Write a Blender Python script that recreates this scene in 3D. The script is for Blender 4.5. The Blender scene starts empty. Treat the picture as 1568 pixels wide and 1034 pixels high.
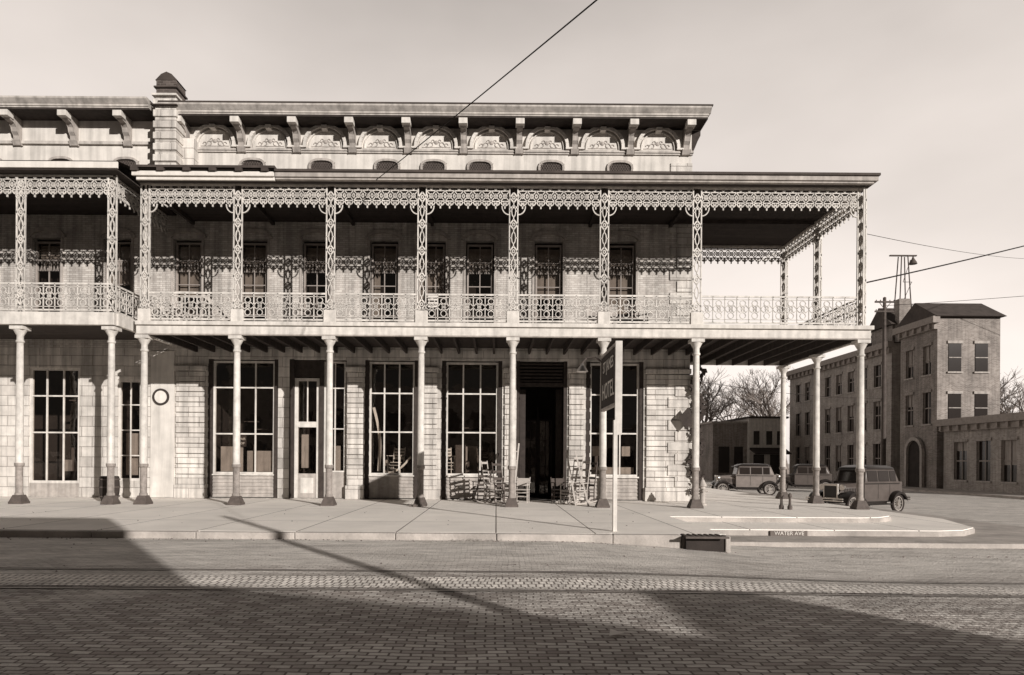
import bpy, math, random
from mathutils import Vector, Matrix
random.seed(7)
R=random.random
scene=bpy.context.scene
# ---------------------------------------------------------------- builder
class B:
    def __init__(s): s.v=[];s.f=[];s.M=None
    def add(s,vs,fs):
        o=len(s.v)
        if s.M is not None: vs=[s.M@Vector(v) for v in vs]
        s.v+= [tuple(v) for v in vs]; s.f+=[tuple(i+o for i in f) for f in fs]
    def box(s,x0,x1,y0,y1,z0,z1):
        s.add([(x0,y0,z0),(x1,y0,z0),(x1,y1,z0),(x0,y1,z0),(x0,y0,z1),(x1,y0,z1),(x1,y1,z1),(x0,y1,z1)],
              [(0,3,2,1),(4,5,6,7),(0,1,5,4),(1,2,6,5),(2,3,7,6),(3,0,4,7)])
    def quad(s,a,b,c,d): s.add([a,b,c,d],[(0,1,2,3)])
    def beam(s,p,q,w,d,n=Vector((0,1,0))):
        p=Vector(p);q=Vector(q);t=(q-p)
        if t.length<1e-6:return
        t.normalize();n=Vector(n);sd=t.cross(n)
        if sd.length<1e-4: n=Vector((1,0,0)); sd=t.cross(n)
        sd.normalize();n=sd.cross(t).normalized();a=sd*w/2;b=n*d/2
        s.add([p-a-b,p+a-b,p+a+b,p-a+b,q-a-b,q+a-b,q+a+b,q-a+b],[(0,1,5,4),(1,2,6,5),(2,3,7,6),(3,0,4,7),(0,3,2,1),(4,5,6,7)])
    def tube(s,p,q,r0,r1,n=6,cap=True):
        p=Vector(p);q=Vector(q);t=(q-p)
        if t.length<1e-6:return
        t.normalize();u=t.orthogonal().normalized();w=t.cross(u)
        vs=[]
        for c,r in((p,r0),(q,r1)):
            for i in range(n):
                a=2*math.pi*i/n;vs.append(c+u*math.cos(a)*r+w*math.sin(a)*r)
        fs=[(i,(i+1)%n,n+(i+1)%n,n+i) for i in range(n)]
        if cap: fs+=[tuple(range(n-1,-1,-1)),tuple(range(n,2*n))]
        s.add(vs,fs)
    def lathe(s,c,prof,n=14,axis='z'):
        vs=[];c=Vector(c)
        for r,z in prof:
            for i in range(n):
                a=2*math.pi*i/n
                if axis=='z': vs.append(c+Vector((r*math.cos(a),r*math.sin(a),z)))
                elif axis=='y': vs.append(c+Vector((r*math.cos(a),z,r*math.sin(a))))
                else: vs.append(c+Vector((z,r*math.cos(a),r*math.sin(a))))
        fs=[]
        for k in range(len(prof)-1):
            for i in range(n):
                fs.append((k*n+i,k*n+(i+1)%n,(k+1)*n+(i+1)%n,(k+1)*n+i))
        fs+=[tuple(range(n-1,-1,-1)),tuple(range((len(prof)-1)*n,len(prof)*n))]
        s.add(vs,fs)
    def stroke(s,pts,o,u,w,d,nrm):
        o=Vector(o);u=Vector(u)
        P=[o+u*a+Vector((0,0,b)) for a,b in pts]
        for i in range(len(P)-1): s.beam(P[i],P[i+1],w,d,nrm)
    def ext_yz(s,pts,x0,x1):
        n=len(pts)
        s.add([(x0,y,z) for y,z in pts]+[(x1,y,z) for y,z in pts],
          [tuple(range(n)),tuple(range(2*n-1,n-1,-1))]+[(i,(i+1)%n,n+(i+1)%n,n+i) for i in range(n)])
    def ext_xz(s,pts,y0,y1):
        n=len(pts)
        s.add([(x,y0,z) for x,z in pts]+[(x,y1,z) for x,z in pts],
          [tuple(range(n)),tuple(range(2*n-1,n-1,-1))]+[(i,(i+1)%n,n+(i+1)%n,n+i) for i in range(n)])
    def ext_xy(s,pts,z0,z1):
        n=len(pts)
        s.add([(x,y,z0) for x,y in pts]+[(x,y,z1) for x,y in pts],
          [tuple(range(n-1,-1,-1)),tuple(range(n,2*n))]+[(i,(i+1)%n,n+(i+1)%n,n+i) for i in range(n)])
    def obj(s,name,mat,parent=None,bevel=0,smooth=False):
        if not s.v: return None
        m=bpy.data.meshes.new(name);m.from_pydata(s.v,[],s.f);m.validate();m.update()
        m.materials.append(mat)
        o=bpy.data.objects.new(name,m);scene.collection.objects.link(o)
        if parent: o.parent=parent
        if smooth:
            m.shade_smooth() if hasattr(m,'shade_smooth') else None
            m.set_sharp_from_angle(angle=math.radians(40))
        if bevel:
            b=o.modifiers.new('b','BEVEL');b.width=bevel;b.segments=2;b.limit_method='ANGLE'
        return o
class G:
    def __init__(s,name,loc=(0,0,0),rot=0,sc=1):
        s.e=bpy.data.objects.new(name,None);scene.collection.objects.link(s.e)
        s.e.location=loc;s.e.rotation_euler=(0,0,rot);s.e.scale=(sc,sc,sc);s.p={}
    def __call__(s,part,mat,bevel=0,smooth=False):
        if part not in s.p: s.p[part]=(B(),mat,bevel,smooth)
        return s.p[part][0]
    def done(s):
        for k,(b,m,bv,sm) in s.p.items(): b.obj(k,m,s.e,bv,sm)
        return s.e
# ---------------------------------------------------------------- materials
def W(v):
    k=min(1,max(0,v/0.6))**0.5
    return (v,v*(0.74+0.20*k),v*(0.63+0.24*k),1)
def mat(name,v,rough=.85,nscale=3,namt=.15,brick=None,bump=.2,bscale=40,plane='xz',metal=0,mort=.5,streak=0,spec=.25,vari=.15):
    m=bpy.data.materials.new(name);m.use_nodes=True;nt=m.node_tree;N=nt.nodes;L=nt.links
    bs=N['Principled BSDF'];bs.inputs['Roughness'].default_value=rough;bs.inputs['Metallic'].default_value=metal
    bs.inputs['Specular IOR Level'].default_value=spec
    tc=N.new('ShaderNodeTexCoord');vec=tc.outputs['Object']
    n=N.new('ShaderNodeTexNoise');n.inputs['Scale'].default_value=nscale;n.inputs['Detail'].default_value=8;n.inputs['Roughness'].default_value=.65
    L.new(vec,n.inputs['Vector'])
    mr=N.new('ShaderNodeMapRange');mr.inputs[1].default_value=.3;mr.inputs[2].default_value=.7;mr.inputs[3].default_value=1-namt;mr.inputs[4].default_value=1+namt
    L.new(n.outputs['Fac'],mr.inputs[0]);fac=mr.outputs[0]
    if streak:
        mp=N.new('ShaderNodeMapping');mp.inputs['Scale'].default_value=(6,6,.35);L.new(vec,mp.inputs[0])
        n3=N.new('ShaderNodeTexNoise');n3.inputs['Scale'].default_value=1;n3.inputs['Detail'].default_value=5;L.new(mp.outputs[0],n3.inputs['Vector'])
        m3=N.new('ShaderNodeMapRange');m3.inputs[1].default_value=.35;m3.inputs[2].default_value=.6;m3.inputs[3].default_value=1-streak;m3.inputs[4].default_value=1
        L.new(n3.outputs['Fac'],m3.inputs[0]);mm=N.new('ShaderNodeMath');mm.operation='MULTIPLY';L.new(fac,mm.inputs[0]);L.new(m3.outputs[0],mm.inputs[1]);fac=mm.outputs[0]
    hn=N.new('ShaderNodeTexNoise');hn.inputs['Scale'].default_value=bscale;hn.inputs['Detail'].default_value=4;L.new(vec,hn.inputs['Vector'])
    height=hn.outputs['Fac']
    base=None
    if brick:
        sp=N.new('ShaderNodeSeparateXYZ');L.new(vec,sp.inputs[0]);cb=N.new('ShaderNodeCombineXYZ')
        if plane=='xz':
            ad=N.new('ShaderNodeMath');L.new(sp.outputs[0],ad.inputs[0]);L.new(sp.outputs[1],ad.inputs[1])
            L.new(ad.outputs[0],cb.inputs[0]);L.new(sp.outputs[2],cb.inputs[1])
        else:
            L.new(sp.outputs[0],cb.inputs[0]);L.new(sp.outputs[1],cb.inputs[1])
            if brick[0]<.5:
                nw=N.new('ShaderNodeTexNoise');nw.inputs['Scale'].default_value=1.1;nw.inputs['Detail'].default_value=3;L.new(vec,nw.inputs['Vector'])
                vm=N.new('ShaderNodeVectorMath');vm.operation='MULTIPLY_ADD';vm.inputs[1].default_value=(.16,.16,0);L.new(nw.outputs['Color'],vm.inputs[0]);L.new(cb.outputs[0],vm.inputs[2]);cb=vm
        bt=N.new('ShaderNodeTexBrick');L.new(cb.outputs[0],bt.inputs['Vector'])
        bt.inputs['Scale'].default_value=1;bt.inputs['Brick Width'].default_value=brick[0];bt.inputs['Row Height'].default_value=brick[1]
        bt.inputs['Mortar Size'].default_value=brick[2];bt.inputs['Mortar Smooth'].default_value=.3;bt.inputs['Bias'].default_value=0
        bt.offset=brick[3] if len(brick)>3 else .5
        bt.inputs['Color1'].default_value=W(v*(1-vari));bt.inputs['Color2'].default_value=W(v*(1+vari));bt.inputs['Mortar'].default_value=W(v*mort)
        base=bt.outputs['Color']
        h2=N.new('ShaderNodeMath');h2.operation='MULTIPLY_ADD';h2.inputs[1].default_value=-2.0;L.new(bt.outputs['Fac'],h2.inputs[0]);L.new(height,h2.inputs[2]);height=h2.outputs[0]
    mx=N.new('ShaderNodeMix');mx.data_type='RGBA';mx.blend_type='MULTIPLY';mx.inputs[0].default_value=1
    if base: L.new(base,mx.inputs[6])
    else: mx.inputs[6].default_value=W(v)
    L.new(fac,mx.inputs[7]);L.new(mx.outputs[2],bs.inputs['Base Color'])
    bp=N.new('ShaderNodeBump');bp.inputs['Strength'].default_value=bump;bp.inputs['Distance'].default_value=.02
    L.new(height,bp.inputs['Height']);L.new(bp.outputs[0],bs.inputs['Normal'])
    return m
def glassmat(name,t=.55):
    m=bpy.data.materials.new(name);m.use_nodes=True;N=m.node_tree.nodes;L=m.node_tree.links
    N.remove(N['Principled BSDF']);out=N['Material Output']
    tr=N.new('ShaderNodeBsdfTransparent');tr.inputs[0].default_value=(t,t*.95,t*.9,1)
    gl=N.new('ShaderNodeBsdfGlossy');gl.inputs['Roughness'].default_value=.03;gl.inputs[0].default_value=(.9,.84,.78,1)
    lw=N.new('ShaderNodeLayerWeight');lw.inputs[0].default_value=.5
    p=N.new('ShaderNodeMath');p.operation='POWER';p.inputs[1].default_value=3;L.new(lw.outputs['Facing'],p.inputs[0])
    fr=N.new('ShaderNodeMath');fr.operation='MULTIPLY_ADD';fr.inputs[1].default_value=.8;fr.inputs[2].default_value=.1;L.new(p.outputs[0],fr.inputs[0])
    tn=N.new('ShaderNodeTexNoise');tn.inputs['Scale'].default_value=1.3;tc=N.new('ShaderNodeTexCoord');L.new(tc.outputs['Object'],tn.inputs['Vector'])
    bp=N.new('ShaderNodeBump');bp.inputs['Strength'].default_value=.2;bp.inputs['Distance'].default_value=.04;L.new(tn.outputs[0],bp.inputs['Height']);L.new(bp.outputs[0],gl.inputs['Normal'])
    mx=N.new('ShaderNodeMixShader');L.new(fr.outputs[0],mx.inputs[0]);L.new(tr.outputs[0],mx.inputs[1]);L.new(gl.outputs[0],mx.inputs[2]);L.new(mx.outputs[0],out.inputs[0])
    return m
M_ashlar=mat('ashlar_stone',.62,nscale=1.6,namt=.22,brick=(.75,.36,.012),bump=.7,bscale=30,mort=.58,streak=.35,vari=.12)
M_upper=mat('painted_brick',.54,nscale=1.0,namt=.2,brick=(.22,.075,.008),bump=.4,mort=.66,streak=.35,vari=.14)
M_plaster=mat('plaster',.66,nscale=1.5,namt=.14,streak=.25,bump=.25)
M_trim=mat('painted_trim',.66,nscale=4,namt=.16,streak=.22,bump=.15)
M_trimgrey=mat('grey_trim',.42,nscale=4,namt=.22,streak=.25,bump=.15)
M_cornice=mat('cornice_paint',.5,nscale=3,namt=.25,streak=.3,bump=.2)
M_sash=mat('sash_paint',.3,nscale=5,namt=.2)
M_iron=mat('painted_iron',.64,rough=.6,nscale=5,namt=.22,bump=.2,streak=.25)
M_irongrey=mat('worn_iron',.3,rough=.7,nscale=7,namt=.35,bump=.2,streak=.3)
M_irondk=mat('iron_base',.10,rough=.7,nscale=8,namt=.3)
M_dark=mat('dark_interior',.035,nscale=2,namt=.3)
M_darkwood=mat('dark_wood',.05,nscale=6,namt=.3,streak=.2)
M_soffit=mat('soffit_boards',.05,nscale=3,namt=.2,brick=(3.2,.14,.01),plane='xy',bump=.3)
M_roof=mat('roof_felt',.07,nscale=2,namt=.3)
M_chim=mat('chimney_brick',.09,brick=(.22,.075,.012),bump=.6,mort=1.8,namt=.25,vari=.3)
M_walk=mat('sidewalk_concrete',.92,nscale=.7,namt=.1,brick=(1.95,3.9,.016,0),plane='xy',bump=.6,bscale=22,mort=.25,vari=.05)
M_curb=mat('curb_stone',.42,nscale=1.5,namt=.3,bump=.6,bscale=25)
M_glass=glassmat('shop_glass',.85)
M_glass2=glassmat('window_glass',.7)
M_curtain=mat('curtain',.36,namt=.15,streak=.3)
M_white=mat('white_paint',.72,namt=.08,streak=.12)
M_brickdk=mat('dark_brick',.26,brick=(.22,.075,.012),bump=.4,mort=1.4,namt=.3,vari=.25,nscale=.6,streak=.25)
M_brickmid=mat('weathered_brick',.36,brick=(.22,.075,.012),bump=.4,mort=1.2,namt=.28,vari=.2,nscale=.6,streak=.25)
M_cblack=mat('car_fender_black',.02,rough=.3,namt=.1,bump=.02,spec=.4)
M_cbody=mat('car_body_paint',.09,rough=.4,namt=.2,bump=.02,spec=.4)
M_cbody2=mat('car_body_grey',.18,rough=.5,namt=.2,bump=.02,spec=.3)
M_tire=mat('tire_rubber',.035,rough=.9)
M_chrome=mat('nickel_metal',.55,rough=.3,metal=.9,bump=.02)
M_cglass=mat('car_window_glass',.025,rough=.1,bump=.01,namt=.05,spec=.5)
M_bark=mat('bark',.2,nscale=5,namt=.3)
M_pole=mat('weathered_pole_wood',.10,nscale=5,namt=.3,streak=.3)
M_chair=mat('chair_wood',.45,nscale=6,namt=.15)
M_chairdk=mat('chair_dark_wood',.09,nscale=6,namt=.2)
def ground_mat():
    m=mat('street_brick_paving',.46,nscale=.7,namt=.28,brick=(.17,.085,.010),plane='xy',bump=.95,bscale=28,mort=.35,vari=.32)
    nt=m.node_tree;N=nt.nodes;L=nt.links;bs=N['Principled BSDF']
    src=bs.inputs['Base Color'].links[0].from_socket
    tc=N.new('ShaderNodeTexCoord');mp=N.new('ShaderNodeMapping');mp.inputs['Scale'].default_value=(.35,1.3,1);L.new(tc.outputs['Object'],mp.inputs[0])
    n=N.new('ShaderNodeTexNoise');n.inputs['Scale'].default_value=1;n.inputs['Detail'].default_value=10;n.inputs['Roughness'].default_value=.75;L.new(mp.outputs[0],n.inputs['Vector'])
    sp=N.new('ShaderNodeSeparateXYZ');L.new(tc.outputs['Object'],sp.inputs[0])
    # patchy dirt film, made paler towards the kerb to paint in the sunlit band
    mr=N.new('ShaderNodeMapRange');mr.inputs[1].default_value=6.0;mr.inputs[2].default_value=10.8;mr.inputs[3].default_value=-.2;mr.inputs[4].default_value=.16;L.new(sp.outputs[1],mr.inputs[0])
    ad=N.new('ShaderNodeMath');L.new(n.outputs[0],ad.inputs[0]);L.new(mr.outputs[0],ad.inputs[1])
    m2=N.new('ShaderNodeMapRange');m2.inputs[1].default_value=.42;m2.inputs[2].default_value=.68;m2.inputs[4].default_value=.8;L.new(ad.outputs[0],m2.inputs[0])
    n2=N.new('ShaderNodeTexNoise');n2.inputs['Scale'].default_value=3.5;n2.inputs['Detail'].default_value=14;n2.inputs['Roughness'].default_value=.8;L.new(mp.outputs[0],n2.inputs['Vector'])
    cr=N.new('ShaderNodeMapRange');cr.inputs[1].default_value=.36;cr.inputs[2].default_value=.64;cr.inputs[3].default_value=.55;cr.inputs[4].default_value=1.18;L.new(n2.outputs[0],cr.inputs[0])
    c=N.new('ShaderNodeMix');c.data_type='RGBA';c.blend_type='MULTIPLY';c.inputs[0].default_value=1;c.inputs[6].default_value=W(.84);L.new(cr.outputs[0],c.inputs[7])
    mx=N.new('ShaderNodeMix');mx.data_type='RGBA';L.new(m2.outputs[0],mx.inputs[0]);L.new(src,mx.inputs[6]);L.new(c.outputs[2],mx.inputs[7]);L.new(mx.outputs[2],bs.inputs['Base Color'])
    return m
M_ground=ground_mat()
M_trackbrick=mat('track_brick',.82,nscale=1.5,namt=.22,brick=(.09,.19,.012,.5),plane='xy',bump=.95,bscale=28,mort=.3,vari=.15)  # separate brick strip; its colour is also raised to carry the sunlit band
# ---------------------------------------------------------------- constants
F=1040.;VX=760.;HY=705.;HC=1.42
Y0=20.8;Y1=24.1;S1=F/Y1
def fx(x): return (x-VX)/S1
def ss(a,b,x):
    t=min(1,max(0,(x-a)/(b-a)));return t*t*(3-2*t)
def gh(x,y): return -.13-.24*ss(1,6,x)*ss(7,12,y)-.13*ss(8,16,x)*ss(15,25,y)
def axis(lo,hi,n,far):
    a=[lo+(hi-lo)*i/n for i in range(n+1)]
    return [-far,-far*.4,-far*.15]+a+[hi+30,far*.3,far]
xs=axis(-30,40,70,900);ys=axis(-20,60,80,900)
g=B();g.add([(x,y,gh(x,y)) for y in ys for x in xs],[(j*len(xs)+i,j*len(xs)+i+1,(j+1)*len(xs)+i+1,(j+1)*len(xs)+i) for j in range(len(ys)-1) for i in range(len(xs)-1)])
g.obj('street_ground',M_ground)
TR=G('streetcar_tracks')
rb=TR('rails',mat('rail_steel',.4,rough=.5,metal=.3,namt=.3));gr=TR('grooves',mat('track_groove',.05));tb=TR('track_brick_strip',M_trackbrick)
def strip(b,ya,yb,dz):
    for i in range(-40,60):
        b.quad((i,ya,gh(i,ya)+dz),(i+1,ya,gh(i+1,ya)+dz),(i+1,yb,gh(i+1,yb)+dz),(i,yb,gh(i,yb)+dz))
strip(tb,8.2,8.95,.006)
for yy in (9.35,7.98,4.6,3.2):
    strip(rb,yy,yy+.05,.012);strip(gr,yy+.051,yy+.10,.011)
TR.done()
SW=G('sidewalk')
XG=4.5
t=SW('top_slab',M_walk)
tp_=[(9.4,17.6),(10.0,17.75),(10.6,18.3),(11.5,20.4),(11.5,90),(6,90),(6,Y1+1),(-60,Y1+1)]
t.ext_xy([(-60,13.3),(XG,13.3),(XG,17.6)]+tp_,-.02,0)
c=SW('kerb',M_curb,.02)
c.ext_xy([(XG-.002,13.32),(XG+.005,17.58),(9.38,17.58),(10.02,17.73),(10.63,18.27),(11.53,20.4),(11.53,90),(6,90),(6,30),(4,14)],-.6,-.022)
x=-60
while x<3.6:
    w=min(1.9+R()*.4,3.6-x)
    c.box(x,x+w-.012,13.1+R()*.012,13.296,-.6,-.004+R()*.006);x+=w
c.box(-60,3.6,13.297,13.6,-.6,-.023)
c.box(XG-.1,XG-.002,13.0,13.298,-.6,-.003)
s2=SW('middle_step',M_walk)
s2.ext_xy([(XG+.002,15.65),(10.2,15.65),(10.9,15.85),(11.6,16.5),(12.5,19),(12.5,90),(11.4,90),(11.4,22),(XG+.002,17.7)],-.15,-.13)
s2k=SW('step_risers',M_curb,.015)
s2k.ext_xy([(XG+.003,15.63),(10.2,15.63),(10.92,15.82),(11.62,16.48),(12.53,19),(12.53,90),(11.3,90),(11.3,22),(XG+.003,17.6)],-.6,-.152)
s3=SW('gutter_step',M_curb,.02)
s3.ext_xy([(XG+.004,14.35),(12,14.35),(12.8,14.6),(13.5,15.4),(14.2,18),(14.2,90),(12,90),(12,21),(XG+.004,15.6)],-.8,-.27)
gr=SW('drain_grate',M_irondk)
gr.box(3.6,4.4,13.05,13.3,-.6,-.03)
for i in range(7): gr.box(3.63+i*.11,3.68+i*.11,12.82,13.32,-.029,.008)
gr.box(3.58,4.4,12.78,12.82,-.03,.010)
gr2=SW('drain_opening',M_dark);gr2.box(3.64,4.36,12.98,13.049,-.5,-.035)
SW.done()
tile=G('street_name_tile')
tile('plate',mat('tile_dark',.16)).box(6.3,7.15,15.58,15.615,-.27,-.155)
def text(s,size,loc,rot,m,parent,ex=.003):
    cu=bpy.data.curves.new('lettering','FONT');cu.body=s;cu.size=size;cu.extrude=ex;cu.align_x='CENTER';cu.align_y='CENTER'
    o=bpy.data.objects.new('lettering',cu);scene.collection.objects.link(o);o.location=loc;o.rotation_euler=rot;cu.materials.append(m);o.parent=parent;return o
text('WATER AVE',.125,(6.73,15.575,-.212),(math.pi/2,0,0),M_white,tile.e)
tile.done()
# ---------------------------------------------------------------- hotel
H=G('hotel_building')
def wall(b,x0,x1,z0,z1,y,ops,depth):
    X=sorted({x0,x1}|{o[0] for o in ops}|{o[1] for o in ops});Z=sorted({z0,z1}|{o[2] for o in ops}|{o[3] for o in ops})
    for i in range(len(X)-1):
        for j in range(len(Z)-1):
            cx=(X[i]+X[i+1])/2;cz=(Z[j]+Z[j+1])/2
            if any(o[0]<cx<o[1] and o[2]<cz<o[3] for o in ops): continue
            b.quad((X[i],y,Z[j]),(X[i+1],y,Z[j]),(X[i+1],y,Z[j+1]),(X[i],y,Z[j+1]))
    for a,bb,c,d in ops:
        y2=y+depth
        b.quad((a,y,c),(a,y2,c),(a,y2,d),(a,y,d));b.quad((bb,y2,c),(bb,y,c),(bb,y,d),(bb,y2,d))
        b.quad((a,y,d),(a,y2,d),(bb,y2,d),(bb,y,d));b.quad((a,y2,c),(a,y,c),(bb,y,c),(bb,y2,c))
XR=6.85;XL=-26
lo=[(-10.24,-7.76,.02,4.95),(-7.35,-5.33,.02,4.95),(-4.68,-2.78,.02,4.95),(-1.95,.19,.02,4.95),(.70,2.5,.02,4.95),(3.17,5.21,.02,4.95),(-13.45,-12.6,.6,4.2),(-16.6,-14.8,.02,4.6),(-20.2,-18,.02,4.6)]
wall(H('ground_floor_wall',M_ashlar),XL,XR,0,5.3,Y1,lo,.28)
uw=[-8.67,-6.44,-4.03,-2.35,-.63,1.81,4.40,-11.0,-13.5,-16,-18.5]
up=[(x-.5,x+.5,5.62,9.2) for x in uw]
wall(H('upper_floor_wall',M_upper),XL,XR,5.3,11.0,Y1,up,.25)
ov=[fx(q) for q in (384,490,590,661,732,841,946)]+[-13.2,-15.5,-18]
wall(H('attic_wall',M_plaster),XL,XR,11.0,13.9,Y1,[],.2)
sd=H('side_wall',M_upper);sd.quad((XR,Y1,0),(XR,45,0),(XR,45,13.9),(XR,Y1,13.9));sd.quad((XL,45,0),(XL,Y1,0),(XL,Y1,13.9),(XL,45,13.9));sd.quad((XR,45,0),(XL,45,0),(XL,45,13.9),(XR,45,13.9))
H('flat_roof',M_roof).quad((XL,Y1,13.6),(XR,Y1,13.6),(XR,45,13.6),(XL,45,13.6))
sdw=H('side_window_frames',M_trim);sdg=H('side_window_glass',M_cglass)
for k in range(6):
    for z0,z1 in((1,3.6),(6,8.9)):
        y=27+k*2.9
        sdg.box(XR,XR+.02,y,y+1,z0,z1)
        for a,b_,c_,d_ in((y-.1,y,z0-.1,z1+.1),(y+1,y+1.1,z0-.1,z1+.1),(y,y+1,z1,z1+.1),(y,y+1,z0-.1,z0),(y,y+1,(z0+z1)/2-.03,(z0+z1)/2+.03)): sdw.box(XR,XR+.06,a,b_,c_,d_)
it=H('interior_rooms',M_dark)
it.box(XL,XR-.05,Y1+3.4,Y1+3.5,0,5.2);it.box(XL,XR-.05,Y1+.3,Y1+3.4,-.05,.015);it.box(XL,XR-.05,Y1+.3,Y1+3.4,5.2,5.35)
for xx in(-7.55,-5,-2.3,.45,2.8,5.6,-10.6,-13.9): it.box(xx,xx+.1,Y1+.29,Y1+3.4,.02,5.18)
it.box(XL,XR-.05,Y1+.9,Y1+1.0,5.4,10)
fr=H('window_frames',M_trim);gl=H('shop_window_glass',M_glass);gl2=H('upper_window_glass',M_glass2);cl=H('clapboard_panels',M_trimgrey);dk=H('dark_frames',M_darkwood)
sash=H('upper_window_sashes',M_sash)
cu=H('window_shades',M_curtain)
def win(fb,gb,x0,x1,z0,z1,y,cols,rows,t=.06,bar=.035):
    fb.box(x0,x0+t,y-.05,y+.05,z0,z1);fb.box(x1-t,x1,y-.05,y+.05,z0,z1);fb.box(x0+t,x1-t,y-.05,y+.05,z1-t,z1);fb.box(x0+t,x1-t,y-.05,y+.05,z0,z0+t)
    gb.quad((x0+t,y,z0+t),(x1-t,y,z0+t),(x1-t,y,z1-t),(x0+t,y,z1-t))
    cc=[x0+(x1-x0)*f for f in cols]
    for c_ in cc: fb.box(c_-bar/2,c_+bar/2,y-.03,y+.02,z0+t,z1-t)
    for r in rows: fb.box(x0+t,x1-t,y-.034,y+.024,r-bar/2,r+bar/2)
def shop(x0,x1,cols,rows,zb=.87):
    y=Y1+.16
    win(fr,gl,x0+.14,x1-.14,zb,4.9,y,cols,rows,.07,.05)
    dk.box(x0,x0+.14,Y1+.04,Y1+.27,.02,4.95);dk.box(x1-.14,x1,Y1+.04,Y1+.27,.02,4.95)
    for k in range(12): dk.box(x0-.01,x0+.16,Y1+.0,Y1+.04,.1+k*.4,.36+k*.4)
    n=6
    for i in range(n):
        z=.05+(zb-.1)*i/n;cl.ext_yz([(Y1+.08,z),(Y1+.2,z),(Y1+.2,z+(zb-.1)/n),(Y1+.12,z+(zb-.1)/n)],x0+.14,x1-.14)
    fr.box(x0+.14,x1-.14,Y1+.02,Y1+.2,zb-.05,zb-.002)
shop(-10.24,-7.76,(.36,.68),(3.95,2.3))
shop(-4.68,-2.78,(.33,.66),(3.78,2.4))
shop(-1.95,.19,(.33,.66),(3.78,2.4))
shop(3.17,5.21,(.3,.62),(3.78,2.4))
cu.box(-9.9,-9.1,Y1+.3,Y1+.32,.95,1.85);cu.box(-8.95,-8.0,Y1+.3,Y1+.32,.95,1.7);cu.box(3.45,3.8,Y1+.3,Y1+.32,1.6,1.95);cu.box(4.5,4.8,Y1+.3,Y1+.32,1.6,1.95);cu.box(3.35,4.95,Y1+.34,Y1+.36,.95,1.2)
y=Y1+.16
dk.box(-7.35,-7.2,Y1-.02,Y1+.27,.02,4.95);dk.box(-6.3,-6.15,Y1+.03,Y1+.27,.02,4.95);dk.box(-7.2,-6.3,Y1+.1,Y1+.2,4.35,4.95)
fr.box(-7.2,-7.08,y-.05,y+.05,.03,4.3);fr.box(-6.42,-6.3,y-.05,y+.05,.03,4.3);fr.box(-7.08,-6.42,y-.05,y+.05,4.2,4.3);fr.box(-7.08,-6.42,y-.05,y+.05,2.55,2.75)
cl.box(-7.08,-6.42,y-.03,y+.03,.03,.9);fr.box(-6.98,-6.52,y-.05,y-.03,.2,.75)
gl.quad((-7.08,y,.9),(-6.42,y,.9),(-6.42,y,4.2),(-7.08,y,4.2));fr.box(-6.77,-6.73,y-.03,y+.02,2.75,4.2)
win(fr,gl,-6.15,-5.38,.95,4.9,y,(.5,),(3.95,2.5),.06,.04);cl.box(-6.15,-5.38,y-.02,y+.05,.03,.94)
cu.box(-6.0,-5.6,Y1+.3,Y1+.32,1.0,1.9);cu.box(-7.0,-6.75,Y1+.3,Y1+.32,1.1,2.3)
dk.box(.70,.82,Y1+.02,Y1+.27,.02,4.95);dk.box(2.38,2.5,Y1+.02,Y1+.27,.02,4.95);dk.box(.82,2.38,Y1+.05,Y1+.2,4.05,4.18)
for i in range(6): dk.box(.82,2.38,Y1+.1,Y1+.14,4.22+i*.12,4.28+i*.12)
dk.box(.82,1.05,Y1+.6,Y1+.66,.02,4.0);dk.box(2.15,2.38,Y1+.6,Y1+.66,.02,4.0);dk.box(1.57,1.63,Y1+2.2,Y1+2.26,.02,3.5)
win(dk,gl,1.05,1.57,.1,3.0,Y1+2.23,(.5,),(1.2,2.2));win(dk,gl,1.63,2.15,.1,3.0,Y1+2.23,(.5,),(1.2,2.2))
win(fr,gl,-13.45,-12.6,.6,4.2,Y1+.1,(.5,),(1.5,2.4,3.3),.09,.04);cu.box(-13.3,-12.7,Y1+.3,Y1+.32,.8,2.3)
for a,b_ in((-16.6,-14.8),(-20.2,-18)): win(fr,gl,a,b_,.5,4.6,Y1+.1,(.33,.66),(2.3,3.6),.09,.05);cl.box(a,b_,Y1+.05,Y1+.2,.02,.5)
# goods seen inside the shop windows
gd=H('shop_goods_light',M_sash,.01);g2=H('shop_goods_dark',M_chairdk,.01)
for a,b_ in((-9.9,-8.1),(-4.4,-3.0),(-1.7,0),(3.4,5.0),(-6.1,-5.5),(-16.4,-15),(-20,-18.4)):
    for k in range(8):
        x=a+R()*(b_-a-.3);yy=Y1+1.0+R()*1.8;hh=.3+R()*.8;ww=.15+R()*.35
        (gd if R()<.35 else g2).box(x,x+ww,yy,yy+.3,.9,.9+hh)
    for k in range(3):
        x=a+R()*(b_-a-.3);zz=2.3+R()*1.3;yy=Y1+1+R();g2.box(x,x+.5,yy,yy+.2,zz,zz+.04)
H('stucco_panel',M_plaster).box(-12.25,-11.42,Y1-.06,Y1,0.02,5.2)
rg=H('round_plaque',M_darkwood);
for i in range(28):
    a=2*math.pi*i/28;b_=2*math.pi*(i+1)/28
    rg.beam((-11.88+.26*math.cos(a),Y1-.08,3.58+.26*math.sin(a)),(-11.88+.26*math.cos(b_),Y1-.08,3.58+.26*math.sin(b_)),.07,.05)
H('plaque_face',M_white).lathe((-11.88,Y1-.085,3.58),[(.23,0),(.23,.03)],28,'y')
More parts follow.
